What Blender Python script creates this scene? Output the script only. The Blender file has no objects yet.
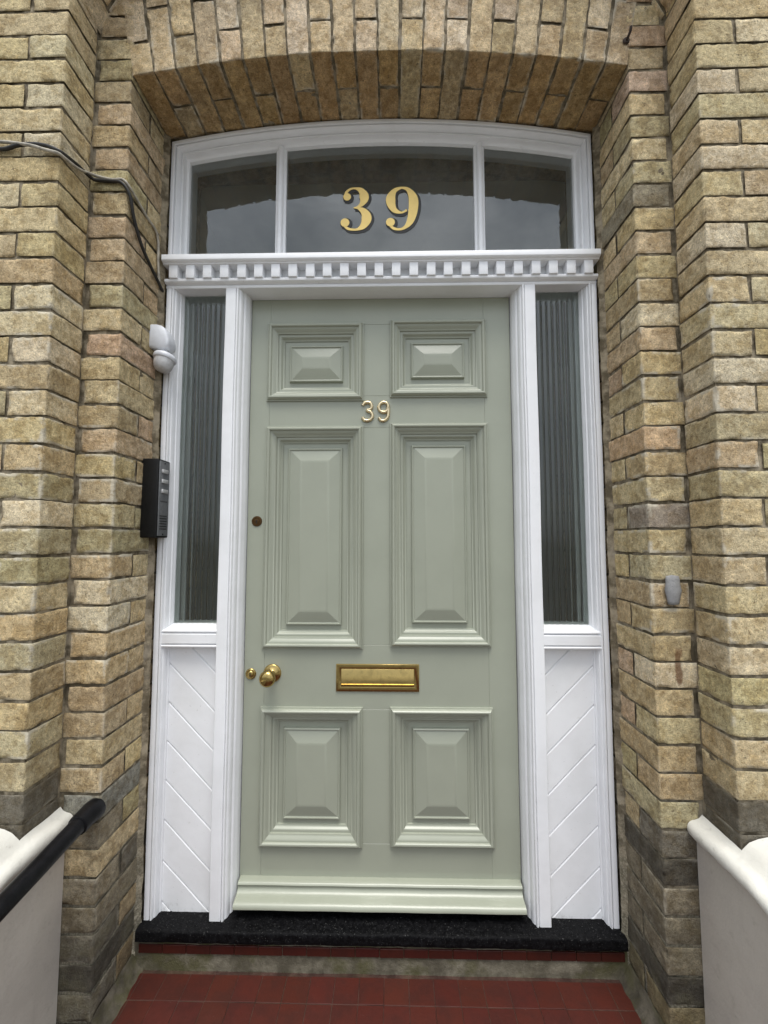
import bpy, bmesh, math, random
import numpy as np
from mathutils import Vector, Matrix

random.seed(7)
rng = np.random.default_rng(11)
sc = bpy.context.scene
COL = sc.collection

# ------------------------------------------------------------------ noise
def _hash(i, j, k, seed):
    h = (i.astype(np.int64) * 374761393 + j.astype(np.int64) * 668265263 + k.astype(np.int64) * 2147483647 + seed * 144665) & 0xFFFFFFFF
    h = ((h ^ (h >> 13)) * 1274126177) & 0xFFFFFFFF
    h = ((h ^ (h >> 16)) * 2246822519) & 0xFFFFFFFF
    h = h ^ (h >> 15)
    return (h & 0xFFFF) / 32767.5 - 1.0

def vnoise(P, scale, seed=0):
    """value noise in -1..1 at points P (n,3); scale = cell size in metres"""
    q = P / scale + 1000.0
    i = np.floor(q).astype(np.int64)
    f = q - i
    f = f * f * (3 - 2 * f)
    out = np.zeros(len(P))
    for dx in (0, 1):
        wx = f[:, 0] if dx else 1 - f[:, 0]
        for dy in (0, 1):
            wy = f[:, 1] if dy else 1 - f[:, 1]
            for dz in (0, 1):
                wz = f[:, 2] if dz else 1 - f[:, 2]
                out += wx * wy * wz * _hash(i[:, 0] + dx, i[:, 1] + dy, i[:, 2] + dz, seed)
    return out

# ------------------------------------------------------------------ object helpers
def tag(o, label=None, cat=None, group=None, kind=None):
    if label: o['label'] = label
    if cat: o['category'] = cat
    if group: o['group'] = group
    if kind: o['kind'] = kind
    elif cat: o['kind'] = 'thing'
    return o

def adopt(o, parent):
    if parent is None: return
    o.parent = parent
    m = Matrix.Identity(4)
    p = parent
    while p is not None:
        m = Matrix.Translation(p.location) @ m
        p = p.parent
    o.matrix_parent_inverse = m.inverted() if parent.parent is None else Matrix.Identity(4)

def thing(name, loc, label, cat, group=None):
    o = bpy.data.objects.new(name, None)
    o.empty_display_size = 0.1
    o.location = loc
    COL.objects.link(o)
    return tag(o, label, cat, group)

class MB:
    """mesh builder: everything goes in world coordinates"""
    def __init__(s):
        s.v = []; s.f = []; s.m = []
    def add(s, verts, faces, mat=0):
        b = len(s.v)
        s.v += [tuple(p) for p in verts]
        s.f += [tuple(b + i for i in f) for f in faces]
        s.m += [mat] * len(faces)
    def box(s, x0, x1, y0, y1, z0, z1, bev=0.0, mat=0, seg=2):
        bm = bmesh.new()
        bmesh.ops.create_cube(bm, size=1)
        for v in bm.verts:
            v.co = Vector(((x0 + x1) / 2 + v.co.x * (x1 - x0), (y0 + y1) / 2 + v.co.y * (y1 - y0), (z0 + z1) / 2 + v.co.z * (z1 - z0)))
        if bev > 0:
            bmesh.ops.bevel(bm, geom=list(bm.edges), offset=bev, segments=seg, affect='EDGES', profile=0.5)
        s.bm(bm, mat)
    def bm(s, bm, mat=0, M=None):
        bm.verts.ensure_lookup_table(); bm.verts.index_update()
        vs = [(M @ v.co if M else v.co.copy()) for v in bm.verts]
        s.add(vs, [[v.index for v in f.verts] for f in bm.faces], mat)
        bm.free()
    def sweep(s, rows, closed=False, mat=0, cap=True, flip=False):
        """rows: list of equally long point lists (cross-sections); skins them"""
        n = len(rows[0]); v = [p for r in rows for p in r]; f = []
        for i in range(len(rows) - 1):
            for j in range(n if closed else n - 1):
                a, b = i * n + j, i * n + (j + 1) % n
                q = (a, b, b + n, a + n)
                f.append(q[::-1] if flip else q)
        if cap and closed:
            f.append(tuple(range(n))[::-1] if not flip else tuple(range(n)))
            k = (len(rows) - 1) * n
            f.append(tuple(range(k, k + n)) if not flip else tuple(range(k, k + n))[::-1])
        s.add(v, f, mat)
    def tube(s, pts, r, n=12, mat=0, flat=1.0, caps=True):
        pts = [Vector(p) for p in pts]
        rows = []; up = None
        for i, p in enumerate(pts):
            t = (pts[min(i + 1, len(pts) - 1)] - pts[max(i - 1, 0)]).normalized()
            if up is None:
                up = Vector((0, 0, 1)) if abs(t.z) < 0.9 else Vector((0, 1, 0))
            a = t.cross(up).normalized(); b = a.cross(t).normalized(); up = b
            rr = r[i] if isinstance(r, (list, tuple)) else r
            rows.append([p + a * math.cos(2 * math.pi * k / n) * rr + b * math.sin(2 * math.pi * k / n) * rr * flat for k in range(n)])
        s.sweep(rows, closed=True, mat=mat, cap=caps)
    def lathe(s, prof, M, n=32, mat=0):
        """prof: (r, h) list, axis = local z, placed by matrix M"""
        rows = []
        for r, h in prof:
            rows.append([M @ Vector((max(r, 1e-5) * math.cos(2 * math.pi * k / n), max(r, 1e-5) * math.sin(2 * math.pi * k / n), h)) for k in range(n)])
        s.sweep(rows, closed=True, mat=mat, cap=True)
    def build(s, name, mats, parent=None, smooth=35, attrs=None, face=None):
        me = bpy.data.meshes.new(name)
        me.from_pydata(s.v, [], s.f)
        if not isinstance(mats, (list, tuple)): mats = [mats]
        for m in mats: me.materials.append(m)
        me.polygons.foreach_set('material_index', s.m)
        if attrs:
            for k, (typ, arr) in attrs.items():
                a = me.attributes.new(k, typ, 'POINT')
                a.data.foreach_set('color' if typ == 'FLOAT_COLOR' else 'value', np.asarray(arr, dtype=np.float32).ravel())
        bm = bmesh.new(); bm.from_mesh(me)
        bmesh.ops.recalc_face_normals(bm, faces=bm.faces)
        if face is not None:
            for f in bm.faces:
                if f.normal.dot(Vector(face)) < 0: f.normal_flip()
        bm.to_mesh(me); bm.free()
        if smooth:
            me.polygons.foreach_set('use_smooth', [True] * len(me.polygons))
            me.set_sharp_from_angle(angle=math.radians(smooth))
        me.update()
        o = bpy.data.objects.new(name, me)
        COL.objects.link(o)
        adopt(o, parent)
        return o

# ------------------------------------------------------------------ materials
class NT:
    def __init__(s, name):
        s.mat = bpy.data.materials.new(name); s.mat.use_nodes = True
        s.t = s.mat.node_tree; s.b = s.t.nodes['Principled BSDF']; s.out = s.t.nodes['Material Output']
        s.pos = s.n('ShaderNodeNewGeometry').outputs['Position']
    def n(s, t, **k):
        nd = s.t.nodes.new(t)
        for a, v in k.items(): setattr(nd, a, v)
        return nd
    def put(s, sock, v):
        if hasattr(v, 'is_output'): s.t.links.new(v, sock)
        elif isinstance(v, (tuple, list)) and len(v) == 3 and sock.type == 'RGBA': sock.default_value = (*v, 1)
        else: sock.default_value = v
    def noise(s, scale, detail=4, rough=0.55, stretch=None, vec=None, dist=0):
        v = vec or s.pos
        if stretch:
            m = s.n('ShaderNodeMapping'); s.put(m.inputs['Vector'], v); m.inputs['Scale'].default_value = stretch; v = m.outputs[0]
        nd = s.n('ShaderNodeTexNoise'); s.put(nd.inputs['Vector'], v)
        nd.inputs['Scale'].default_value = scale; nd.inputs['Detail'].default_value = detail
        nd.inputs['Roughness'].default_value = rough; nd.inputs['Distortion'].default_value = dist
        return nd.outputs['Fac']
    def ramp(s, v, lo, hi, a=0.0, b=1.0):
        m = s.n('ShaderNodeMapRange', interpolation_type='SMOOTHSTEP')
        s.put(m.inputs['Value'], v)
        for i, x in zip((1, 2, 3, 4), (lo, hi, a, b)): m.inputs[i].default_value = x
        return m.outputs[0]
    def math(s, op, a, b=0.0):
        m = s.n('ShaderNodeMath', operation=op); s.put(m.inputs[0], a); s.put(m.inputs[1], b); return m.outputs[0]
    def mix(s, f, a, b, mode='MIX'):
        m = s.n('ShaderNodeMix', data_type='RGBA', blend_type=mode)
        s.put(m.inputs[0], f); s.put(m.inputs[6], a); s.put(m.inputs[7], b); return m.outputs[2]
    def z(s, axis='Z'):
        x = s.n('ShaderNodeSeparateXYZ'); s.put(x.inputs[0], s.pos); return x.outputs[axis]
    def bump(s, h, strength, dist, prev=None):
        b = s.n('ShaderNodeBump'); s.put(b.inputs['Height'], h); b.inputs['Strength'].default_value = strength; b.inputs['Distance'].default_value = dist
        if prev: s.t.links.new(prev, b.inputs['Normal'])
        return b.outputs[0]
    def done(s, color=None, rough=0.5, normal=None, metal=None, spec=None, coat=None, coat_r=0.1):
        if color is not None: s.put(s.b.inputs['Base Color'], color)
        s.put(s.b.inputs['Roughness'], rough)
        if normal is not None: s.put(s.b.inputs['Normal'], normal)
        if metal is not None: s.put(s.b.inputs['Metallic'], metal)
        if spec is not None: s.put(s.b.inputs['Specular IOR Level'], spec)
        if coat is not None:
            s.put(s.b.inputs['Coat Weight'], coat); s.b.inputs['Coat Roughness'].default_value = coat_r
        return s.mat

def m_brick():
    t = NT('gault brick')
    tone = t.n('ShaderNodeAttribute', attribute_name='tone').outputs['Color']
    wear = t.n('ShaderNodeAttribute', attribute_name='wear').outputs['Fac']
    fine = t.noise(80, 6, 0.75); mid = t.noise(26, 5, 0.68); big = t.noise(4.0, 4, 0.6); pit = t.noise(130, 5, 0.72); grain = t.noise(330, 4, 0.75)
    c = t.mix(t.ramp(mid, 0.44, 0.60, 0, 0.8), tone, t.mix(1.0, tone, (0.72, 0.66, 0.56), 'MULTIPLY'))
    c = t.mix(t.ramp(mid, 0.44, 0.34, 0, 0.6), c, t.mix(1.0, c, (1.18, 1.18, 1.14), 'MULTIPLY'))
    c = t.mix(t.ramp(fine, 0.48, 0.62, 0, 0.85), c, t.mix(1.0, c, (1.36, 1.33, 1.27), 'MULTIPLY'))
    c = t.mix(t.ramp(fine, 0.47, 0.36, 0, 0.65), c, t.mix(1.0, c, (0.58, 0.52, 0.44), 'MULTIPLY'))
    c = t.mix(t.ramp(grain, 0.50, 0.60, 0, 0.7), c, t.mix(1.0, c, (1.30, 1.28, 1.24), 'MULTIPLY'))
    c = t.mix(t.ramp(grain, 0.46, 0.38, 0, 0.6), c, t.mix(1.0, c, (0.58, 0.54, 0.48), 'MULTIPLY'))
    c = t.mix(t.ramp(pit, 0.60, 0.66, 0, 0.7), c, (0.085, 0.068, 0.045))
    # grey weather film in large patches
    c = t.mix(t.math('MULTIPLY', t.ramp(big, 0.45, 0.75, 0, 0.3), t.ramp(mid, 0.3, 0.6)), c, (0.17, 0.15, 0.115))
    # lime bloom on worn arrises
    c = t.mix(t.math('MULTIPLY', t.ramp(wear, 0.15, 0.8), t.ramp(t.noise(22, 5, 0.65), 0.44, 0.60, 0, 0.85)), c, (0.60, 0.55, 0.44))
    # damp dark courses near the ground, green film among it
    n2 = t.noise(6.5, 5, 0.6)
    h = t.math('ADD', t.z(), t.math('MULTIPLY', n2, -0.75))
    c = t.mix(t.ramp(h, -0.52, 0.06, 0.55, 0.0), c, t.mix(t.ramp(t.noise(14, 4), 0.42, 0.62), (0.040, 0.036, 0.030), (0.105, 0.098, 0.060)))
    # rust run on the right hand return
    x = t.z('X'); zz = t.z()
    rx = t.math('ADD', x, t.math('MULTIPLY', t.math('SUBTRACT', t.noise(25, 3), 0.5), 0.03))
    r = t.math('MULTIPLY', t.math('MULTIPLY', t.ramp(rx, 0.822, 0.829), t.ramp(rx, 0.843, 0.836)), t.math('MULTIPLY', t.ramp(zz, 0.80, 0.82), t.ramp(zz, 0.92, 0.90)))
    c = t.mix(t.math('MULTIPLY', r, 0.75), c, (0.14, 0.055, 0.02))
    nb = t.bump(grain, 0.7, 0.0022)
    nb = t.bump(pit, 0.8, -0.0035, nb)
    nb = t.bump(fine, 0.75, 0.005, nb)
    return t.done(c, 0.92, nb, spec=0.2)

def m_mortar():
    t = NT('lime mortar')
    a = t.noise(28, 5, 0.65); b = t.noise(160, 4, 0.7)
    c = t.mix(t.ramp(a, 0.38, 0.66), (0.125, 0.102, 0.066), (0.36, 0.305, 0.215))
    c = t.mix(t.ramp(t.noise(9, 5, 0.6), 0.55, 0.72, 0, 0.7), c, (0.34, 0.30, 0.235))
    h = t.math('ADD', t.z(), t.math('MULTIPLY', t.noise(6.5, 4), -0.7))
    c = t.mix(t.ramp(h, -0.38, 0.25, 0.75, 0.0), c, t.mix(t.ramp(b, 0.4, 0.65), (0.15, 0.14, 0.10), (0.40, 0.37, 0.29)))
    return t.done(c, 0.95, t.bump(b, 0.7, 0.003, t.bump(t.noise(500, 3, 0.7), 0.5, 0.001)), spec=0.15)

def m_white():
    t = NT('white gloss paint')
    a = t.noise(7, 4, 0.6); g = t.noise(60, 4, 0.6)
    c = t.mix(t.ramp(a, 0.4, 0.7), (0.85, 0.86, 0.875), (0.80, 0.81, 0.82))
    c = t.mix(t.ramp(g, 0.66, 0.75, 0, 0.25), c, (0.50, 0.49, 0.46))
    c = t.mix(t.ramp(t.noise(130, 5, 0.7), 0.66, 0.70, 0, 0.45), c, (0.42, 0.41, 0.39))
    # knocks and grime towards the feet of the posts
    h = t.math('ADD', t.z(), t.math('MULTIPLY', t.noise(40, 5, 0.7), -0.22))
    c = t.mix(t.ramp(h, -0.16, -0.10, 0.4, 0.0), c, (0.30, 0.29, 0.27))
    br = t.noise(90, 4, 0.6, stretch=(1, 1, 0.06))
    n = t.bump(br, 0.10, 0.0008, t.bump(t.noise(24, 4, 0.6), 0.3, 0.003))
    return t.done(c, 0.38, n, spec=0.45)

def m_door():
    t = NT('sage eggshell paint')
    a = t.noise(5, 4, 0.6)
    c = t.mix(t.ramp(a, 0.35, 0.7), (0.338, 0.357, 0.284), (0.320, 0.339, 0.269))
    c = t.mix(t.ramp(t.noise(150, 3, 0.6), 0.68, 0.78, 0, 0.15), c, (0.25, 0.27, 0.21))
    br = t.noise(70, 4, 0.6, stretch=(1, 1, 0.05))
    n = t.bump(br, 0.16, 0.0008, t.bump(t.noise(18, 4, 0.6), 0.22, 0.002))
    return t.done(c, 0.28, n, spec=0.5)

def m_simple(name, col, rough=0.5, metal=0.0, var=0.15, scale=60, bump=0.15, bd=0.001, spec=0.5, coat=None):
    t = NT(name)
    c = t.mix(t.ramp(t.noise(scale, 5, 0.6), 0.35, 0.7), tuple(x * (1 + var) for x in col), tuple(x * (1 - var) for x in col))
    return t.done(c, rough, t.bump(t.noise(scale * 3, 4, 0.6), bump, bd), metal=metal, spec=spec, coat=coat)

def m_brass(name, col=(0.62, 0.43, 0.16), rough=0.2, tarn=0.5):
    t = NT(name)
    c = t.mix(t.ramp(t.noise(45, 5, 0.65), 0.45, 0.75, 0, tarn), col, tuple(x * 0.45 for x in col))
    r = t.ramp(t.noise(80, 4, 0.6), 0.3, 0.7, rough, rough + 0.12)
    return t.done(c, r, t.bump(t.noise(120, 3), 0.08, 0.0006), metal=1.0)

def m_thin_glass():
    t = NT('window glass')
    t.t.nodes.remove(t.b)
    tr = t.n('ShaderNodeBsdfTransparent'); tr.inputs[0].default_value = (0.93, 0.95, 0.92, 1)
    gl = t.n('ShaderNodeBsdfGlossy'); gl.inputs['Roughness'].default_value = 0.015
    gl.inputs['Color'].default_value = (0.93, 0.96, 0.97, 1)
    bn = t.bump(t.noise(9, 2, 0.5), 0.10, 0.01); t.put(gl.inputs['Normal'], bn)
    fr = t.n('ShaderNodeFresnel'); fr.inputs['IOR'].default_value = 1.52
    k = t.math('MULTIPLY', fr.outputs[0], 2.1)
    mx = t.n('ShaderNodeMixShader'); t.put(mx.inputs[0], k)
    t.t.links.new(tr.outputs[0], mx.inputs[1]); t.t.links.new(gl.outputs[0], mx.inputs[2])
    df = t.n('ShaderNodeBsdfDiffuse'); df.inputs[0].default_value = (0.80, 0.82, 0.74, 1)
    m2 = t.n('ShaderNodeMixShader'); t.put(m2.inputs[0], t.ramp(t.noise(6, 4, 0.6), 0.3, 0.7, 0.045, 0.075))
    t.t.links.new(mx.outputs[0], m2.inputs[1]); t.t.links.new(df.outputs[0], m2.inputs[2])
    t.t.links.new(m2.outputs[0], t.out.inputs['Surface'])
    return t.mat

def m_reeded():
    t = NT('reeded glass')
    t.b.inputs['Transmission Weight'].default_value = 0.988
    t.b.inputs['IOR'].default_value = 1.55
    return t.done((0.74, 0.80, 0.76), 0.06, t.bump(t.noise(30, 2), 0.05, 0.002))

def m_tile():
    t = NT('red quarry tile')
    tone = t.n('ShaderNodeAttribute', attribute_name='tone').outputs['Color']
    a = t.noise(18, 5, 0.65); b = t.noise(120, 4, 0.7)
    c = t.mix(t.ramp(a, 0.35, 0.7), tone, t.mix(1.0, tone, (0.72, 0.78, 0.80), 'MULTIPLY'))
    c = t.mix(t.ramp(b, 0.62, 0.74, 0, 0.45), c, (0.045, 0.022, 0.016))
    c = t.mix(t.ramp(t.noise(210, 3, 0.6), 0.72, 0.78, 0, 0.4), c, (0.35, 0.28, 0.23))
    return t.done(c, t.ramp(a, 0.3, 0.7, 0.42, 0.62), t.bump(b, 0.3, 0.0015, t.bump(t.noise(14, 3), 0.3, 0.004)), spec=0.22)

def m_black_stone():
    t = NT('black masonry paint')
    a = t.noise(70, 5, 0.7); b = t.noise(240, 4, 0.7)
    c = t.mix(t.ramp(a, 0.4, 0.7), (0.0035, 0.0035, 0.004), (0.010, 0.010, 0.011))
    c = t.mix(t.ramp(b, 0.62, 0.68, 0, 0.8), c, (0.13, 0.13, 0.125))
    return t.done(c, t.ramp(a, 0.35, 0.65, 0.38, 0.6), t.bump(b, 0.6, 0.003, t.bump(a, 0.5, 0.006)), spec=0.07)

def m_cement(name='cement', lo=(0.20, 0.185, 0.15), hi=(0.36, 0.335, 0.275), moss=0.6):
    t = NT(name)
    a = t.noise(16, 6, 0.65); b = t.noise(180, 4, 0.7)
    c = t.mix(t.ramp(a, 0.35, 0.68), lo, hi)
    c = t.mix(t.ramp(t.noise(7, 5, 0.65), 0.46, 0.64, 0, moss), c, (0.085, 0.080, 0.035))
    c = t.mix(t.ramp(b, 0.62, 0.75, 0, 0.5), c, (0.07, 0.06, 0.05))
    return t.done(c, 0.9, t.bump(b, 0.6, 0.003, t.bump(a, 0.5, 0.008)), spec=0.2)

def m_render(name, col, dirt=0.25):
    t = NT(name)
    a = t.noise(5, 5, 0.6); b = t.noise(90, 5, 0.65)
    c = t.mix(t.ramp(a, 0.4, 0.7), col, tuple(x * 0.88 for x in col))
    c = t.mix(t.ramp(t.noise(30, 6, 0.7), 0.58, 0.75, 0, dirt), c, (0.22, 0.20, 0.15))
    c = t.mix(t.ramp(t.noise(26, 5, 0.65, stretch=(1, 1, 0.10)), 0.52, 0.75, 0, dirt * 0.7), c, tuple(x * 0.62 for x in col))
    c = t.mix(t.ramp(t.noise(300, 3, 0.6), 0.70, 0.78, 0, 0.3), c, (0.30, 0.28, 0.24))
    return t.done(c, 0.75, t.bump(b, 0.35, 0.004, t.bump(t.noise(12, 3), 0.25, 0.008)), spec=0.3)

M_BRICK = m_brick(); M_MORTAR = m_mortar(); M_WHITE = m_white(); M_DOOR = m_door()
M_BRASS = m_brass('polished brass', (0.46, 0.335, 0.125), 0.12, 0.5)
M_BRASS_PALE = m_brass('pale brass', (0.72, 0.60, 0.38), 0.24, 0.35)
M_BRONZE = m_brass('old bronze', (0.11, 0.062, 0.028), 0.35, 0.5)
M_GOLD = m_simple('gilding', (0.86, 0.63, 0.22), 0.40, 0.45, 0.05, 30, 0.05)
M_SHADOW = m_simple('black sign paint', (0.012, 0.011, 0.008), 0.35)
M_GLASS = m_thin_glass(); M_REED = m_reeded()
M_TILE = m_tile(); M_BLACK = m_black_stone(); M_CEMENT = m_cement()
M_GREYCEM = m_cement('grey cement', (0.17, 0.17, 0.15), (0.25, 0.245, 0.215), 0.15)
M_RENDER = m_render('rendered wall paint', (0.545, 0.505, 0.440), 0.30)
M_COPING = m_render('coping paint', (0.70, 0.685, 0.62), 0.45)
M_PIPE = m_simple('black gloss pipe paint', (0.006, 0.006, 0.007), 0.34, 0, 0.3, 40, 0.35, 0.0015, 0.16)
M_PLASTIC = m_simple('black plastic', (0.007, 0.007, 0.007), 0.5, 0, 0.15, 80, .15, .001, 0.25)
M_STEEL = m_simple('grey steel plate', (0.17, 0.175, 0.18), 0.42, 0.2, 0.12, 90)
M_BUTTON = m_simple('pale button', (0.55, 0.55, 0.54), 0.35, 0.3, 0.1, 100)
M_WPLAST = m_simple('white plastic', (0.72, 0.74, 0.78), 0.35, 0, 0.05, 50)
M_LENS = m_simple('milky lens', (0.52, 0.52, 0.52), 0.25, 0, 0.10, 90)
M_CABLE = m_simple('black cable', (0.020, 0.018, 0.015), 0.6, 0, 0.3, 60)
M_GCABLE = m_simple('grey cable', (0.36, 0.33, 0.27), 0.6, 0, 0.3, 60)
M_RUST = m_simple('rusty iron', (0.035, 0.022, 0.016), 0.8, 0, 0.4, 90)
M_HALL = m_simple('hall paint', (0.66, 0.65, 0.55), 0.7, 0, 0.1, 3)
M_GROUND = m_cement('paving', (0.10, 0.098, 0.09), (0.16, 0.155, 0.14), 0.2)

# ------------------------------------------------------------------ brickwork
TONES = {
    'yellow': (0.475, 0.388, 0.218), 'pale': (0.53, 0.455, 0.290), 'tan': (0.425, 0.335, 0.195), 'pink': (0.45, 0.335, 0.215),
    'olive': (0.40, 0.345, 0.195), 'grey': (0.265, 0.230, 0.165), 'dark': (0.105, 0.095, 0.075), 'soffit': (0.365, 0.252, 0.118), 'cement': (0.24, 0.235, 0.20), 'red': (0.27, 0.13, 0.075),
    'archtan': (0.49, 0.392, 0.245), 'archpale': (0.53, 0.44, 0.29), 'burnt': (0.30, 0.19, 0.105),
}
def pick(mixw):
    k = random.choices(list(mixw), list(mixw.values()))[0]
    b = np.array(TONES[k]); f = random.uniform(1.04, 1.32)
    return b * f * np.array([random.uniform(0.98, 1.03), 1.01, random.uniform(1.0, 1.16)])
MIX_FRONT_L = dict(yellow=6, pale=3, tan=1.2, olive=1.6)
MIX_FRONT_R = dict(yellow=4.5, pale=3, tan=1.2, olive=1.8, grey=.15)
MIX_IN_L = dict(yellow=3.5, tan=4, pink=.7, olive=1.2, pale=.8)
MIX_IN_R = dict(yellow=3, tan=3, pink=.6, olive=1.6, grey=.25, pale=1.0, burnt=.06)
MIX_ARCH = dict(archtan=5, archpale=2.5, tan=1.5)
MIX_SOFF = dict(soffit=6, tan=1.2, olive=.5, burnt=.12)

class Bricks:
    def __init__(s): s.V = []; s.F = []; s.T = []; s.W = []; s.M = []; s.n = 0
    def grid(s, P, nu, nv, tone, wear, mat):
        i = np.arange(nu * nv).reshape(nu, nv) + s.n
        f = np.stack([i[:-1, :-1], i[1:, :-1], i[1:, 1:], i[:-1, 1:]], -1).reshape(-1, 4)
        s.V.append(P); s.F.append(f); s.T.append(np.tile(np.append(tone, 1.0), (len(P), 1))); s.W.append(wear)
        s.M.append(np.full(len(f), mat)); s.n += len(P)
    def brick(s, lo, hi, faces, tone, xf=None, res=0.0085, chip=1.0, seed=0, wearf=1.0):
        """rounded, worn brick lo..hi; faces: subset of '-x+x-y+y-z+z' that can be seen; xf maps local points to the world"""
        lo = np.array(lo, float); hi = np.array(hi, float)
        j = rng.normal(0, 0.0009, 3); lo = lo + j; hi = hi + j + rng.normal(0, 0.0007, 3)
        rot = rng.normal(0, 0.004)
        r = 0.0027
        c = (lo + hi) / 2
        off = rng.uniform(0, 50, 3)
        for f in faces:
            ax = 'xyz'.index(f[1]); sg = -1 if f[0] == '-' else 1
            ua, va = [k for k in range(3) if k != ax]
            def lin(a):
                L = hi[a] - lo[a]; n = max(2, int(L / res))
                m = np.linspace(r, L - r, n + 1)
                return lo[a] + np.concatenate([[0, r * .45], m, [L - r * .45, L]])
            U, Vv = lin(ua), lin(va)
            g = np.zeros((len(U) * len(Vv), 3))
            uu, vv = np.meshgrid(U, Vv, indexing='ij')
            g[:, ua] = uu.ravel(); g[:, va] = vv.ravel(); g[:, ax] = hi[ax] if sg > 0 else lo[ax]
            q = np.clip(g, lo + r, hi - r); d = g - q
            ln = np.linalg.norm(d, axis=1, keepdims=True); nrm = d / np.maximum(ln, 1e-9)
            p = q + nrm * r
            srt = np.sort(np.abs(d), axis=1)[:, 1] / r
            # distance to the nearest edge of this face, for wear
            du = np.minimum(g[:, ua] - lo[ua], hi[ua] - g[:, ua]); dv = np.minimum(g[:, va] - lo[va], hi[va] - g[:, va])
            ed = np.clip(1 - np.minimum(du, dv) / 0.016, 0, 1)
            P = p + off
            n1 = vnoise(P, 0.035, 1); n2 = vnoise(P, 0.012, 2); n3 = vnoise(P, 0.022, 3); n4 = vnoise(P, 0.006, 4)
            disp = 0.0014 * n1 + 0.0013 * n2 + 0.0006 * n4 - chip * (srt * (np.clip(n3 - 0.05, 0, 1) * 0.0055 + np.clip(n3 - 0.42, 0, 1) * 0.020) + ed * np.clip(n3 - 0.3, 0, 1) * 0.005)
            p = p + nrm * disp[:, None]
            # small out of level
            dp = p - c
            p = c + dp + np.stack([-dp[:, 2] * rot, np.zeros(len(p)), dp[:, 0] * rot], 1)
            wear = np.clip(ed ** 1.2 * (0.55 + 0.6 * vnoise(P, 0.09, 7)) * wearf, 0, 1)
            if xf is not None: p = xf(p)
            s.grid(p, len(U), len(Vv), tone, wear, 0)
    def mortar(s, fn, u0, u1, v0, v1, res=0.009, amp=0.0017):
        """mortar sheet: fn(u, v, d) -> world points, d = displacement outward"""
        nu = max(2, int((u1 - u0) / res)); nv = max(2, int((v1 - v0) / res))
        uu, vv = np.meshgrid(np.linspace(u0, u1, nu), np.linspace(v0, v1, nv), indexing='ij')
        P0 = fn(uu.ravel(), vv.ravel(), np.zeros(uu.size))
        d = amp * vnoise(P0, 0.05, 21) + amp * 0.9 * vnoise(P0, 0.016, 22) + amp * 0.5 * vnoise(P0, 0.007, 23)
        s.grid(fn(uu.ravel(), vv.ravel(), d), nu, nv, np.array([.2, .2, .2]), np.zeros(uu.size), 1)
    def build(s, name, parent):
        V = np.concatenate(s.V); F = np.concatenate(s.F); T = np.concatenate(s.T); W = np.concatenate(s.W); M = np.concatenate(s.M)
        me = bpy.data.meshes.new(name)
        me.vertices.add(len(V)); me.vertices.foreach_set('co', V.ravel())
        me.loops.add(F.size); me.loops.foreach_set('vertex_index', F.ravel().astype(np.int32))
        me.polygons.add(len(F)); me.polygons.foreach_set('loop_start', np.arange(0, F.size, 4, dtype=np.int32))
        me.update(calc_edges=True)
        me.materials.append(M_BRICK); me.materials.append(M_MORTAR)
        me.polygons.foreach_set('material_index', M.astype(np.int32))
        me.polygons.foreach_set('use_smooth', np.ones(len(F), bool))
        a = me.attributes.new('tone', 'FLOAT_COLOR', 'POINT'); a.data.foreach_set('color', T.ravel().astype(np.float32))
        a = me.attributes.new('wear', 'FLOAT', 'POINT'); a.data.foreach_set('value', W.astype(np.float32))
        me.validate(); me.update()
        o = bpy.data.objects.new(name, me); COL.objects.link(o); adopt(o, parent)
        return o

G = 0.0735; BH = 0.0685            # course gauge and brick height
Z0 = 1.315 - 20 * G                # = -0.155, a bed joint
NC = 46
YF, YP = -0.205, -0.325            # recess face, pier front
XR, XP = 0.766, 0.876              # reveal, pier flank
SPR = 2.654; RISE = 0.068
RA = (XR ** 2 + RISE ** 2) / (2 * RISE); ZA = SPR + RISE - RA      # inner arch
HA = math.radians(65); RO = XP / math.sin(HA); SPO = 2.80; ZO = SPO - RO * math.cos(HA)   # outer arch

house = thing('brick_house', (0, 0.2, Z0), 'yellow stock brick house front with stepped piers and a shallow arch around the doorway', 'house')

def xfm(s):
    return (lambda p: p * np.array([s, 1, 1]))

def damp(tone, z, s, pier=False):
    """dark bricks low down: real soot-black bricks seen at the foot of the piers"""
    lim = 0.24 if s < 0 else 0.40
    r_ = random.random()
    if pier and 0.38 < z < 0.53:      # sooty course just above the copings
        return np.array(TONES['dark']) * random.uniform(0.8, 1.9)
    if z < lim:
        if r_ < (0.65 if z < 0.02 else 0.28): return np.array(TONES['dark']) * random.uniform(0.9, 2.4)
        if r_ < 0.68: return np.array(TONES['grey']) * random.uniform(0.7, 1.1)
        return tone * 0.75
    if z < lim + 0.25 and r_ < 0.25:
        return np.array(TONES[random.choice(['grey', 'olive'])]) * random.uniform(0.8, 1.1)
    return tone

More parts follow.
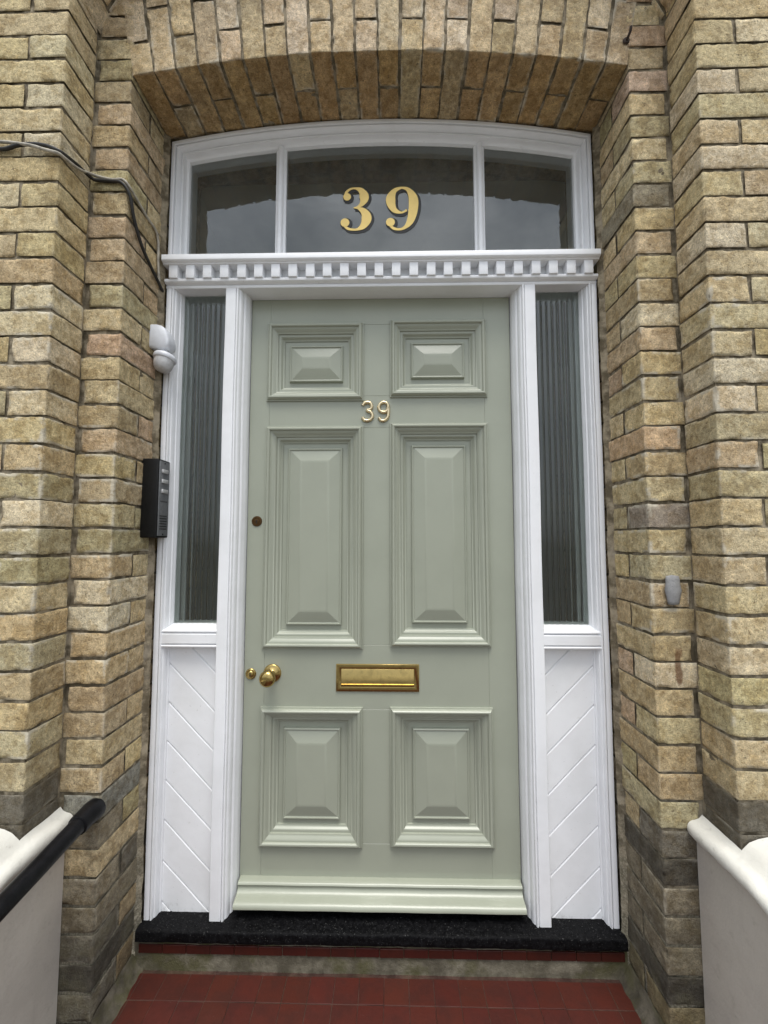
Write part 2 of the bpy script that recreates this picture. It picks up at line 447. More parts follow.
for s in (-1, 1):
    mf = MIX_FRONT_L if s < 0 else MIX_FRONT_R
    mi = MIX_IN_L if s < 0 else MIX_IN_R
    xf = xfm(s)
    # ---- inner return (recess face + reveal)
    B = Bricks()
    for k in range(NC):
        z = Z0 + k * G + 0.0025; z1 = z + BH
        def t(m): return damp(pick(m), z, s)
        patch = s < 0 and 0.42 < z < 0.48
        edge = 1.5 if 0.75 < z < 1.75 else 0.7
        if z < SPR - 0.02 or True:
            top = z > SPR - 0.03
            if k % 2 == 0:
                B.brick((XR, YF, z), (XR + .1035, YF + .208, z1), ['-y', '-x'], np.array(TONES['cement']) if patch else t(mi), xf, wearf=edge)
            else:
                B.brick((XR, YF, z), (XR + .2, YF + .1, z1), ['-y', '-x'], np.array(TONES['cement']) if patch else t(mi), xf, wearf=edge)
                B.brick((XR + .001, YF + .106, z), (XR + .1, YF + .212, z1), ['-x'], t(mi), xf, wearf=0.4)
            # closer brick between reveal brick and back
            B.brick((XR + .001, YF + .218, z), (XR + .1, YF + .42, z1), ['-x'], t(mi), xf, res=0.03)
    ztop = Z0 + NC * G
    B.mortar(lambda u, v, d: np.stack([s * (u), YF + .0045 - d, v], 1), XR + .004, XP + .02, Z0 - .2, ztop)
    B.mortar(lambda u, v, d: np.stack([s * (XR + .0045 - d), u, v], 1), YF + .004, YF + .44, Z0 - .2, ztop)
    B.mortar(lambda u, v, d: np.stack([s * u, -.010 + (u - .7525) * -.9 - d * 2, v], 1), .7515, .772, Z0, 2.66, res=.006)
    B.build('recess_jamb', house)
    # ---- pier
    B = Bricks()
    for k in range(NC):
        z = Z0 + k * G + 0.0025; z1 = z + BH
        def t(m): return damp(pick(m), z, s, True)
        edge = 1.4 if 0.6 < z < 1.9 else 0.6
        if k % 2 == 0:
            B.brick((XP, YP, z), (XP + .215, YP + .112, z1), ['-y', '-x'], t(mf), xf, wearf=edge)
            x = XP + .221; seq = [.1035, .215]
        else:
            B.brick((XP, YP, z), (XP + .1035, YP + .112, z1), ['-y', '-x'], t(mf), xf, wearf=edge)
            x = XP + .1100; seq = [.215, .1035]
        i = 0
        while x < 2.0:
            w = seq[i % 2]; B.brick((x, YP, z), (x + w, YP + .1, z1), ['-y'], t(mf), xf, res=0.0085 if x < 1.15 else 0.022, wearf=0.5)
            x += w + .006; i += 1
    B.mortar(lambda u, v, d: np.stack([s * u, YP + .0045 - d, v], 1), XP + .004, 1.2, Z0 - .5, ztop)
    B.mortar(lambda u, v, d: np.stack([s * u, YP + .0045 - d, v], 1), 1.2, 2.2, Z0 - .5, ztop, res=0.03)
    B.mortar(lambda u, v, d: np.stack([s * (XP + .0045 - d), u, v], 1), YP + .004, YF + .02, Z0 - .2, ztop)
    B.build('pier', house)

def ring(R, zc, a_half, y0, depth, n, mixf, mixs, name, parent, two=True, soff_res=0.011):
    """ring of brick voussoirs; face and soffit bond alternate"""
    B = Bricks()
    da = 2 * a_half / n
    w = R * da - 0.0055
    for i in range(n):
        a = -a_half + (i + .5) * da
        def xf(p, a=a):
            u, y, v = p[:, 0], p[:, 1], p[:, 2]
            u = u * (v / R)
            return np.stack([v * math.sin(a) + u * math.cos(a), y, zc + v * math.cos(a) - u * math.sin(a)], 1)
        if i % 2 == 0:
            wf, ws = pick(mixf), pick(mixs)
            st = rng.bit_generator.state
            B.brick((-w / 2, y0, R), (w / 2, y0 + .21, R + .104), ['-y'], wf, xf)
            rng.bit_generator.state = st
            B.brick((-w / 2, y0, R), (w / 2, y0 + .21, R + .104), ['-z'], ws, xf)
            B.brick((-w / 2, y0, R + .110), (w / 2, y0 + .1, R + .325), ['-y'], pick(mixf), xf)
        else:
            wf, ws = pick(mixf), pick(mixs)
            st = rng.bit_generator.state
            B.brick((-w / 2, y0, R), (w / 2, y0 + .1035, R + .215), ['-y'], wf, xf)
            rng.bit_generator.state = st
            B.brick((-w / 2, y0, R), (w / 2, y0 + .1035, R + .215), ['-z'], ws, xf)
            B.brick((-w / 2, y0 + .1095, R + .001), (w / 2, y0 + .212, R + .2), ['-z'], pick(mixs), xf)
            B.brick((-w / 2, y0, R + .223), (w / 2, y0 + .1, R + .325), ['-y'], pick(mixf), xf)
    def soff(u, v, d):
        a = u / R; r = R + .0045 - d
        return np.stack([r * np.sin(a), v, zc + r * np.cos(a)], 1)
    B.mortar(soff, -R * a_half - .01, R * a_half + .01, y0 + .004, y0 + depth)
    def face(u, v, d):
        a = u / R
        return np.stack([v * np.sin(a), y0 + .0045 - d, zc + v * np.cos(a)], 1)
    B.mortar(face, -R * a_half - .01, R * a_half + .01, R + .004, R + .335)
    return B

AH = math.asin(XR / RA)
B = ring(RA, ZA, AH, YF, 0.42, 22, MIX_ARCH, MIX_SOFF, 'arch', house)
B.build('arch', house)
B = ring(RO, ZO, HA, YP, 0.16, 30, MIX_ARCH, MIX_ARCH, 'arch', house)
B.build('arch', house)
# brickwork between and above the arches
B = Bricks()
k = 0
for k in range(30):
    z = Z0 + (37 + k) * G + .004
    x = -2.1 + (0.05 if k % 2 else 0.16); i = 0
    while x < 2.1:
        w = (.215, .1035)[i % 2]
        xc = x + w / 2; zc = z + .03
        ro = math.hypot(xc, zc - ZO)
        if abs(xc) < XP + .2 and ro > RO + .39 and zc > SPO or (abs(xc) >= XP + .2 and z > Z0 + NC * G - .01):
            B.brick((x, YP, z), (x + w, YP + .1, z + BH), ['-y'], pick(MIX_FRONT_L), None, res=.03)
        elif math.hypot(xc, zc - ZA) > RA + .37 and ro < RO + .08 and abs(xc) < XR:
            B.brick((x, YF, z), (x + w, YF + .1, z + BH), ['-y'], pick(MIX_IN_L), None, res=.03)
        x += w + .008; i += 1
B.mortar(lambda u, v, d: np.stack([u, YF + .007 - d, v], 1), -.95, .95, RA + ZA + .31, 3.6, res=.03)
def fanface(u, v, d):     # mortar behind the upper wall: outside the outer ring only
    a = u
    r = RO + .33 + v * 1.6
    return np.stack([r * np.sin(a), YP + .007 - d, ZO + r * np.cos(a)], 1)
B.mortar(fanface, -HA, HA, 0, 1, res=.06)
B.build('upper_wall', house)
# repair blob on the right-hand return
mb = MB(); rows = []
for i in range(9):
    a = math.pi * i / 8
    rr = math.sin(a) ** .45 * (1 + .10 * math.sin(5 * a)) * (1.1 if i > 5 else .95)
    rows.append([( .822 + .021 * rr * math.cos(b) * (1 + .12 * math.sin(3 * b)), YF - .004 - .013 * max(0, math.sin(b)) * rr, 1.07 - .042 * math.cos(a)) for b in [2 * math.pi * j / 16 for j in range(16)]])
mb.sweep(rows, closed=True)
mb.build('cement_patch', m_cement('silver grey filler', (0.24, 0.24, 0.24), (0.36, 0.36, 0.36), 0.0), house, smooth=80)
# solid backing so that no light leaks round the bricks
mb = MB()
for s in (-1, 1):
    x0, x1 = sorted((s * (XR + .02), s * (XP + .03))); mb.box(x0, x1, YF + .02, .3, Z0 - .3, 3.6)
    x0, x1 = sorted((s * (XP + .031), s * 2.3)); mb.box(x0, x1, YP + .02, .3, Z0 - .5, 5.2)
mb.build('wall_core', M_MORTAR, house, smooth=0)
mb = MB()
mb.box(-.79, .79, YF + .02, .29, RA + ZA + .02, 3.55)
rows = []
for i in range(25):
    a = -HA + 2 * HA * i / 24
    r0, r1 = RO + .03, 2.6
    rows.append([(r * math.sin(a), y, ZO + r * math.cos(a)) for r, y in ((r0, YP + .02), (r1, YP + .02), (r1, .28), (r0, .28))])
mb.sweep(rows, closed=True)
mb.build('arch_core', M_MORTAR, house, smooth=0)

# ------------------------------------------------------------------ hall behind the door
mb = MB()
mb.box(-1.0, 1.0, .30, 1.6, -.12, -.02)
tag(mb.build('hall_floor', m_simple('hall carpet', (0.35, 0.33, 0.29), 0.9), smooth=0), kind='structure')
mb = MB()
mb.box(-1.1, -1.0, .30, 1.7, -.02, 3.0); mb.box(1.0, 1.1, .30, 1.7, -.02, 3.0); mb.box(-1.0, 1.0, 1.6, 1.7, -.02, 3.0)
tag(mb.build('hall_wall', M_HALL, smooth=0), kind='structure')
mb = MB(); mb.box(-1.1, 1.1, .30, 1.7, 3.0, 3.1)
tag(mb.build('hall_ceiling', M_HALL, smooth=0), kind='structure')

# ------------------------------------------------------------------ white timber surround
FW = 0.752; FS = 2.648; FR = 0.073
sur = thing('door_surround', (0, 0.05, 0), 'white painted timber door frame with arched fanlight, dentil cornice and reeded sidelights', 'door frame')
PX0, PX1 = 0.471, 0.541      # post: door side, sidelight side
GX = 0.709                   # sidelight outer sight line
ZT = 2.093                   # transom soffit
ZC = 2.193                   # cornice top

def column(mb, plan, z0, z1, s, noise=0.0):
    n = 40 if noise else 2
    rows = []
    for i in range(n):
        z = z0 + (z1 - z0) * i / (n - 1)
        rows.append([(s * (x + noise * math.sin(z * 9 + s)), y + noise * math.sin(z * 6.3 + 1), z) for x, y in plan])
    mb.sweep(rows, closed=True, flip=s < 0)

JAMB = [(.752, .11), (.752, .004), (.7505, .001), (.748, 0), (.7350, 0), (.7338, .001), (.7334, .0055), (.7322, .0057), (.7316, .001), (.729, -.002), (.7255, -.001), (.724, .004), (.7232, .0085),
        (.7205, .0095), (.7175, .016), (.7165, .024), (.7160, .028), (.7125, .030), (.7115, .038), (.709, .042), (.709, .11)]
POST = [(PX1, .11), (PX1, .0025), (.5395, .0005), (.537, 0), (.5055, 0), (.5045, .001), (.5041, .0055), (.5029, .0057), (.5023, .001), (.4995, -.0015), (.4965, -.001), (.4945, .002), (.4938, .0075),
        (.4915, .0085), (.488, .014), (.4855, .023), (.4848, .029), (.4815, .031), (.4785, .037), (.4772, .046), (.4745, .050), (.4735, .06), (.473, .11)]
for s in (-1, 1):
    mb = MB(); column(mb, JAMB, 0, ZT + .01, s, .0007); mb.build('jamb', M_WHITE, sur, smooth=40)
    mb = MB(); column(mb, POST, 0, ZT + .006, s, .0007); mb.build('post', M_WHITE, sur, smooth=40)

# transom beam, bed mould
mb = MB()
prof = [(.11, ZT), (.001, ZT), (-.001, ZT + .003), (-.001, ZT + .008), (.002, ZT + .0095), (.001, ZT + .011), (-.008, ZT + .013), (-.014, ZT + .018), (-.015, ZT + .024), (-.012, ZT + .028), (.0, ZT + .031),
        (.016, ZT + .0335), (.016, ZT + .0725), (.11, ZT + .0725)]
mb.sweep([[(x, y, z) for y, z in prof] for x in (-FW + .001, FW - .001)], closed=True)
mb.build('transom', M_WHITE, sur, smooth=40)
mb = MB()
prof = [(.11, 2.1655), (-.022, 2.1655), (-.0235, 2.1665), (-.024, 2.1695), (-.0255, 2.1705), (-.0295, 2.1715), (-.0325, 2.1740), (-.0335, 2.1755), (-.0345, 2.1765), (-.0345, 2.1935), (-.033, 2.1955), (.06, 2.1965), (.11, 2.1965)]
mb.sweep([[(x, y, z) for y, z in prof] for x in (-.7525, .7525)], closed=True)
cor = mb.build('cornice', M_WHITE, sur, smooth=40)
for i in range(25):
    x = -.718 + i * .0598 + random.uniform(-.0006, .0006)
    mb = MB(); mb.box(x - .015, x + .015, -.021, .0155, 2.119 + random.uniform(-.0006, .0006), 2.1648, bev=.0008)
    mb.build('dentil', M_WHITE, cor, smooth=40)

# fanlight frame: jamb profile carried up, round the arch and down, mitred at the springings
def arch_path(u, nseg=48):
    R = (FW ** 2 + FR ** 2) / (2 * FR); zc = FS + FR - R
    R2 = R - u; xe = FW - u
    zs = zc + math.sqrt(R2 * R2 - xe * xe)
    pts = [(-xe, 2.182), (-xe, zs)]
    a0 = math.asin(xe / R2)
    for i in range(1, nseg):
        a = -a0 + 2 * a0 * i / nseg
        pts.append((R2 * math.sin(a), zc + R2 * math.cos(a)))
    pts += [(xe, zs), (xe, 2.182)]
    return pts
FAN = [(0, .11), (0, .004), (.0015, .001), (.004, 0), (.0125, 0), (.014, .001), (.0145, .010), (.0165, .0105), (.017, .005), (.0195, .0045), (.0225, .010), (.0245, .020), (.0255, .027), (.0285, .028), (.029, .024), (.0345, .0245), (.0355, .030), (.037, .040), (.0395, .0445), (.044, .0465), (.045, .050), (.045, .11)]
mb = MB()
cols = [[(p[0], y, p[1]) for p in arch_path(u)] for u, y in FAN]
rows = [[c[i] for c in cols] for i in range(len(cols[0]))]
mb.sweep(rows, closed=True, cap=True)
fan = mb.build('fanlight', M_WHITE, sur, smooth=40)
def arc_z(x, u):
    R = (FW ** 2 + FR ** 2) / (2 * FR); zc = FS + FR - R
    return zc + math.sqrt((R - u) ** 2 - x * x)
BARP = [(-.020, .075), (-.020, .058), (-.0185, .0535), (-.0115, .052), (-.0105, .048), (-.0085, .0395), (-.005, .036), (0, .035), (.005, .036), (.0085, .0395), (.0105, .048), (.0115, .052), (.0185, .0535), (.020, .058), (.020, .075)]
for s in (-1, 1):
    cx = s * .366
    mb = MB()
    mb.sweep([[(cx + x, y, 2.182) for x, y in BARP], [(cx + x, y, arc_z(cx + x, .0445) + .001) for x, y in BARP]], closed=True)
    mb.build('glazing_bar', M_WHITE, fan, smooth=40)
for x0, x1 in ((-.706, -.387), (-.345, .345), (.387, .706)):
    mb = MB(); n = 14
    top = [(x0 + (x1 - x0) * i / n) for i in range(n + 1)]
    vs = [(x, .0600, 2.184) for x in top] + [(x, .0600, arc_z(x, .0452)) for x in top]
    mb.add(vs, [(i, i + 1, n + 2 + i, n + 1 + i) for i in range(n)])
    mb.build('pane', M_GLASS, fan, smooth=0, face=(0, -1, 0))

# gilded 39 on the middle pane
def cat(pts, n=10):
    out = []; P = [pts[0]] + list(pts) + [pts[-1]]
    for i in range(1, len(P) - 2):
        for k in range(n):
            t = k / n
            out.append(tuple(0.5 * (2 * b + (c - a) * t + (2 * a - 5 * b + 4 * c - d) * t * t + (3 * b - a - 3 * c + d) * t ** 3) for a, b, c, d in zip(P[i - 1], P[i], P[i + 1], P[i + 2])))
    out.append(tuple(pts[-1])); return out
SQ = .87
def ribbon(mb, pts, x0, z0, h, y, grow=0.0, mat=0, thick=.0006, closed=False):
    """pts: (x, z, width) in units of the figure height"""
    C = cat(pts)
    L = []; Rr = []
    for i, (x, z, w) in enumerate(C):
        if closed:
            a, b = C[(i - 1) % (len(C) - 1)], C[(i + 1) % (len(C) - 1)] if i < len(C) - 1 else C[1]
        else:
            a, b = C[max(i - 1, 0)], C[min(i + 1, len(C) - 1)]
        dx, dz = b[0] - a[0], b[1] - a[1]; l = math.hypot(dx, dz) or 1
        nx, nz = -dz / l, dx / l; w = w / 2 + grow
        L.append((x + nx * w, z + nz * w)); Rr.append((x - nx * w, z - nz * w))
    rows = [[(x0 + a[0] * h * SQ, y, z0 + a[1] * h), (x0 + b[0] * h * SQ, y, z0 + b[1] * h), (x0 + b[0] * h * SQ, y + thick, z0 + b[1] * h), (x0 + a[0] * h * SQ, y + thick, z0 + a[1] * h)] for a, b in zip(L, Rr)]
    mb.sweep(rows, closed=True, mat=mat, cap=True)
def dot(mb, x, z, r, x0, z0, h, y, grow=0.0, mat=0, thick=.0006):
    n = 28; r += grow
    rows = [[(x0 + (x * SQ + r * math.cos(2 * math.pi * k / n)) * h, yy, z0 + (z + r * math.sin(2 * math.pi * k / n)) * h) for k in range(n)] for yy in (y, y + thick)]
    mb.sweep(rows, closed=True, mat=mat, cap=True)
THREE = [[(.11, .745, .05), (.13, .87, .06), (.24, .955, .045), (.37, .965, .05), (.50, .91, .14), (.575, .77, .235), (.53, .63, .13), (.42, .55, .045), (.32, .525, .035)],
         [(.33, .530, .03), (.44, .515, .06), (.575, .43, .17), (.635, .29, .25), (.56, .13, .16), (.42, .045, .06), (.28, .04, .05), (.16, .07, .06), (.06, .16, .05)]]
THREE_D = [(.155, .775, .083), (.105, .195, .095)]
NINE = [[(.40, .97, .045), (.22, .90, .11), (.12, .70, .235), (.20, .48, .14), (.38, .405, .045), (.52, .46, .05)],
        [(.395, .968, .045), (.55, .92, .10), (.675, .72, .225), (.67, .45, .225), (.60, .22, .17), (.48, .08, .08), (.34, .03, .05), (.18, .06, .06), (.06, .17, .05)]]
NINE_D = [(.115, .19, .095)]
HF = .172
for strokes, dots, x0 in ((THREE, THREE_D, -.144), (NINE, NINE_D, .022)):
    mb = MB()
    for i, st in enumerate(strokes):
        ribbon(mb, st, x0, 2.341, HF, .0568 + .0002 * i)
        ribbon(mb, st, x0 + .005, 2.337, HF, .0585 + .0002 * i, .035, 1)
    for i, (x, z, r) in enumerate(dots):
        dot(mb, x, z, r, x0, 2.341, HF, .0563 + .00015 * i)
        dot(mb, x, z, r, x0 + .005, 2.337, HF, .0581 + .00015 * i, .035, 1)
    d = mb.build('digit', [M_GOLD, M_SHADOW], fan, smooth=0)

# sidelights: reeded glass, sill rail, boarded panel
for s in (-1, 1):
    mb = MB()
    n = 9; per = 14; w = GX - PX1 + .006; x0 = PX1 - .003
    front = []
    for i in range(n * per + 1):
        u = i / per; f = (u % 1.0) * 2 - 1
        if i == n * per: f = 1
        front.append((s * (x0 + w * i / (n * per)), .0505 - .0042 * math.sqrt(max(0, 1 - .92 * f * f))))
    back = [(front[-1][0], .0575), (front[0][0], .0575)]
    plan = front + back
    mb.sweep([[(x, y, z) for x, y in plan] for z in (.915, 2.10)], closed=True, flip=s < 0)
    sl = mb.build('reeded_pane', M_REED, sur, smooth=30)
    # top bead
    mb = MB()
    prof = [(.10, 2.080), (.034, 2.080), (.030, 2.083), (.026, 2.090), (.010, 2.0945), (.10, 2.0945)]
    # sill rail
    mb = MB()
    prof = [(.10, .924), (.0495, .924), (.047, .9225), (.030, .916), (.026, .9135), (.018, .9125), (.012, .910), (.006, .9085), (.002, .906), (.002, .9025), (.0055, .901), (.0115, .8995), (.0115, .8980), (.003, .8965), (.0015, .895),
            (.0015, .8655), (.003, .8640), (.0115, .8630), (.0115, .8612), (.003, .8600), (.000, .857), (.0010, .8535), (.006, .8515), (.012, .850), (.016, .848), (.030, .8455), (.10, .8455)]
    mb.sweep([[(s * x, y, z) for y, z in prof] for x in (PX1 - .002, .7325)], closed=True, flip=s > 0)
    mb.build('sill_rail', M_WHITE, sur, smooth=40)
    # diagonal boards: v = z + k*(|x|), ridges follow constant v; bright chamfer on the upper edge of each board
    k = -1.0
    pitch = .127
    mb = MB()
    cols = np.linspace(PX1 - .004, .7145, 30)
    vs = []
    v0 = .664 + k * .709
    for i in range(-9, 5):
        b = v0 + i * pitch
        vs += [(b - .0088, .0352), (b - .0078, .0355), (b - .0010, .0425), (b, .0428), (b + .0004, .0358), (b + .0014, .0351), (b + .055, .0351)]
    rows = []
    for v, y in vs:
        rows.append([(s * x, y + .0004 * math.sin(40 * x + v * 31), min(max(v - k * x, -.002), .853)) for x in cols])
    mb.sweep(rows, closed=False, flip=s < 0)
    mb.box(min(s * (PX1 - .004), s * .7145), max(s * (PX1 - .004), s * .7145), .06, .11, 0, .853)
    mb.build('boarded_panel', M_WHITE, sur, smooth=20)

# ------------------------------------------------------------------ front door
DY = 0.074; DW = 0.4705; DT = 2.092
door = thing('front_door', (0, DY, .02), 'sage green six panel front door with brass letterbox, knob and small brass number', 'door')
LX = (-.410, -.058); RX = (.036, .386)
PAN = [(LX, (1.709, 2.001)), (RX, (1.720, 2.009)), (LX, (.832, 1.618)), (RX, (.840, 1.627)), (LX, (.179, .636)), (RX, (.184, .638))]
mb = MB()
e = .0007
zb, zt = .03, DT
def piece(x0, x1, z0, z1): mb.box(x0, x1, DY, DY + .045, z0, z1, bev=e, seg=1)
xs = (-DW, LX[0], LX[1], RX[0], RX[1], DW)
piece(-DW, LX[0] + .01, zb, zt); piece(RX[1] - .01, DW, zb, zt)
ra = [(zb, .190), (.628, .845), (1.612, 1.728), (1.995, zt)]
for z0, z1 in ra: piece(LX[0] + .0102, RX[1] - .0102, z0, z1)
for i in range(3): piece(LX[1] - .010, RX[0] + .010, ra[i][1] + .0002, ra[i + 1][0] - .0002)
leaf = mb.build('door_leaf', M_DOOR, door, smooth=35)
def rect_ring(mb, x0, x1, z0, z1, prof, y):
    rows = []
    for o, h in prof:
        rows.append([(x0 + o, y - h, z0 + o), (x1 - o, y - h, z0 + o), (x1 - o, y - h, z1 - o), (x0 + o, y - h, z1 - o)])
    mb.sweep(rows, closed=True, cap=False)
MOULD = [(0, -.001), (0, .0050), (.0008, .0066), (.0035, .0070), (.0042, .0070), (.0046, .0102), (.0058, .0128), (.008, .0162), (.0115, .0186), (.0145, .0184), (.0170, .0165), (.0185, .0130), (.0192, .0100), (.0215, .0096), (.027, .0062), (.032, .0016), (.0365, -.0014), (.038, -.0018),
         (.0386, -.0070), (.0402, -.0076), (.043, -.0070), (.046, -.0078), (.049, -.0112), (.052, -.0156), (.056, -.0184), (.0585, -.0190), (.0592, -.0232), (.066, -.0236)]
FIELD = [(.064, -.0232), (.0775, -.0232), (.0780, -.0160), (.0790, -.0132), (.081, -.0116), (.0835, -.0118), (.0846, -.0148), (.0865, -.0156), (.0875, -.0153), (.106, -.0100), (.122, -.0054), (.127, -.0044), (.132, -.0041)]
for (x0, x1), (z0, z1) in PAN:
    mb = MB()
    sc_ = 1.0
    rect_ring(mb, x0, x1, z0, z1, FIELD, DY)
    o = FIELD[-1][0]
    if z1 - z0 - 2 * o < 0.055:      # small top panels: almost a hipped roof
        pass
    y = DY - FIELD[-1][1]
    mb.add([(x0 + o, y, z0 + o), (x1 - o, y, z0 + o), (x1 - o, y, z1 - o), (x0 + o, y, z1 - o)], [(0, 1, 2, 3)])
    p = mb.build('door_panel', M_DOOR, door, smooth=14)
    mb = MB(); rect_ring(mb, x0, x1, z0, z1, MOULD, DY)
    mb.build('panel_moulding', M_DOOR, p, smooth=38)
# weatherboard
mb = MB()
WB = [(DY + .002, .135), (.062, .1345), (.055, .1325), (.0495, .128), (.0465, .1215), (.046, .115), (.0445, .109), (.040, .100), (.033, .090), (.024, .080), (.0155, .0715), (.009, .063), (.0045, .053), (.003, .043), (.0045, .034), (.009, .0285), (DY + .002, .0275)]
WB = [(DY + .002, .104), (.060, .1038), (.053, .1025), (.0485, .0995), (.0465, .0955), (.0462, .0915), (.0445, .0885), (.042, .0862), (.039, .0815), (.033, .0745), (.025, .0685), (.0165, .0645), (.010, .0605), (.0055, .0545), (.0035, .0465), (.004, .0375), (.008, .0300), (DY + .002, .0275)]
xsw = np.linspace(-.4665, .4665, 30)
WB = [(DY + .002, .0835), (.060, .0835), (.052, .083), (.0465, .0805), (.0445, .0765), (.0460, .0730), (.0495, .0705), (.0490, .0640), (.0450, .0580), (.0375, .0533), (.0270, .0507), (.0160, .0490), (.0080, .0455), (.0038, .0400), (.0035, .0335), (.0080, .0288), (DY + .002, .0275)]
mb.sweep([[(x, y + (.0004 * math.sin(x * 30) if 0 < i < len(WB) - 1 else 0), z) for i, (y, z) in enumerate(WB)] for x in xsw], closed=True)
mb.build('weatherboard', M_DOOR, door, smooth=40)
# letterbox
lx0, lx1, lz0, lz1 = -.150, .136, .689, .781
mb = MB()
PL = [(0, -.001), (0, .0035), (.0008, .0045), (.002, .005), (.0135, .0045), (.0145, .0036), (.0155, .0034)]
rect_ring(mb, lx0, lx1, lz0, lz1, PL, DY)
mb.add([(lx0 + .0155, DY - .0034, lz0 + .0155), (lx1 - .0155, DY - .0034, lz0 + .0155), (lx1 - .0155, DY - .0034, lz1 - .0155), (lx0 + .0155, DY - .0034, lz1 - .0155)], [(0, 1, 2, 3)])
lb = mb.build('letterbox', M_BRASS, door, smooth=40)
mb = MB()
fx0, fx1, fz0, fz1 = lx0 + .0185, lx1 - .0185, lz0 + .0165, lz1 - .0165
rows = []
for x in (fx0, fx1):
    rows.append([(x, DY + .002, fz1), (x, DY - .0040, fz1), (x, DY - .0046, fz1 - .0008), (x, DY - .0046, fz0 + .012), (x, DY - .0052, fz0 + .0095), (x, DY - .0085, fz0 + .0085), (x, DY - .0090, fz0 + .0065), (x, DY - .0082, fz0 + .0045), (x, DY - .005, fz0 + .004), (x, DY - .0030, fz0), (x, DY + .002, fz0)])
mb.sweep(rows, closed=True)
mb.build('letter_flap', M_BRASS, lb, smooth=40)
# knob, latch escutcheon, deadlock
def outward(x, z, y=DY): return Matrix.Translation((x, y, z)) @ Matrix.Rotation(math.radians(90), 4, 'X')
mb = MB()
mb.lathe([(0, -.002), (.031, -.002), (.031, .002), (.0295, .004), (.026, .006), (.0235, .0062), (.0205, .0085), (.0145, .011), (.0115, .015), (.0105, .022), (.011, .030), (.0135, .034), (.0145, .037), (.0135, .040), (.0165, .0425), (.0225, .047), (.0262, .053), (.0275, .059), (.0262, .065), (.0225, .0705), (.0165, .0742), (.0095, .0760), (0, .0764)], outward(-.372, .748), 40)
mb.build('door_knob', M_BRASS, door, smooth=60)
mb = MB(); mb.lathe([(0, -.001), (.0185, -.001), (.0185, .002), (.017, .0042), (.014, .005), (.0125, .0042), (.0115, .0065), (.009, .0085), (.004, .009), (0, .009)], outward(-.447, .745), 32)
kl = mb.build('latch_cylinder', M_BRASS, door, smooth=50)
mb = MB(); mb.box(-.4486, -.4454, DY - .0094, DY - .0085, .739, .751)
mb.build('keyhole', M_SHADOW, kl, smooth=0)
mb = MB(); mb.lathe([(0, -.001), (.0185, -.001), (.0185, .0015), (.0175, .003), (.0125, .0035), (.0115, .0022), (.009, .0022), (.0085, .004), (.004, .0046), (0, .0046)], outward(-.437, 1.275), 32)
kl = mb.build('deadlock', M_BRONZE, door, smooth=50)
mb = MB(); mb.lathe([(0, 0), (.0030, 0), (.0030, .0052), (0, .0052)], outward(-.437, 1.2765), 14); mb.box(-.4383, -.4357, DY - .0052, DY - .004, 1.2675, 1.276)
mb.build('keyhole', M_SHADOW, kl, smooth=0)
# brass 39 on the door
def num(paths, x0, z0, h):
    mb = MB()
    for pts in paths:
        C = cat(pts, 8)
        mb.tube([(x0 + x * h, DY - .0028, z0 + z * h) for x, z in C], .0060, 10, flat=1.0)
    return mb.build('digit', M_BRASS_PALE, door, smooth=60)
num([[(.03, .80), (.12, .93), (.27, .96), (.42, .91), (.48, .76), (.42, .61), (.25, .54), (.42, .47), (.52, .28), (.44, .10), (.26, .03), (.10, .07), (.02, .20)]], -.0635, 1.634, .072)
num([[(.50, .70), (.46, .87), (.28, .96), (.10, .88), (.03, .70), (.10, .52), (.28, .45), (.44, .53), (.50, .70), (.51, .45), (.46, .18), (.30, .03), (.13, .05), (.04, .18)]], -.0055, 1.634, .072)

# ------------------------------------------------------------------ threshold
def rough_box(x0, x1, y0, y1, z0, z1, bev, res, amp, seed):
    bm = bmesh.new()
    mb_ = MB(); nx = int((x1 - x0) / res)
    prof = [(y1, z0), (y1, z1), (y0 + bev, z1), (y0 + bev * .3, z1 - bev * .3), (y0, z1 - bev), (y0, z0 + bev * .6), (y0 + bev * .4, z0)]
    fine = []
    for (a, b) in zip(prof, prof[1:] + prof[:1]):
        n = max(1, int(math.hypot(b[0] - a[0], b[1] - a[1]) / res))
        fine += [(a[0] + (b[0] - a[0]) * i / n, a[1] + (b[1] - a[1]) * i / n) for i in range(n)]
    P = np.array([[(x0 + (x1 - x0) * i / nx, y, z) for y, z in fine] for i in range(nx + 1)])
    sh = P.shape; Q = P.reshape(-1, 3)
    d = np.stack([np.zeros(len(Q)), vnoise(Q, .05, seed) * amp + vnoise(Q, .012, seed + 1) * amp * .5, vnoise(Q, .06, seed + 2) * amp + vnoise(Q, .012, seed + 3) * amp * .5], 1)
    P = (Q + d).reshape(sh)
    mb_.sweep([[tuple(p) for p in r] for r in P], closed=True)
    bm.free()
    return mb_
mb = rough_box(-.755, .757, -.034, .12, -.036, -.0015, .006, .008, .0016, 31)
tag(mb.build('door_sill', M_BLACK, smooth=60), 'black painted stone doorstep under the white frame', 'doorstep')

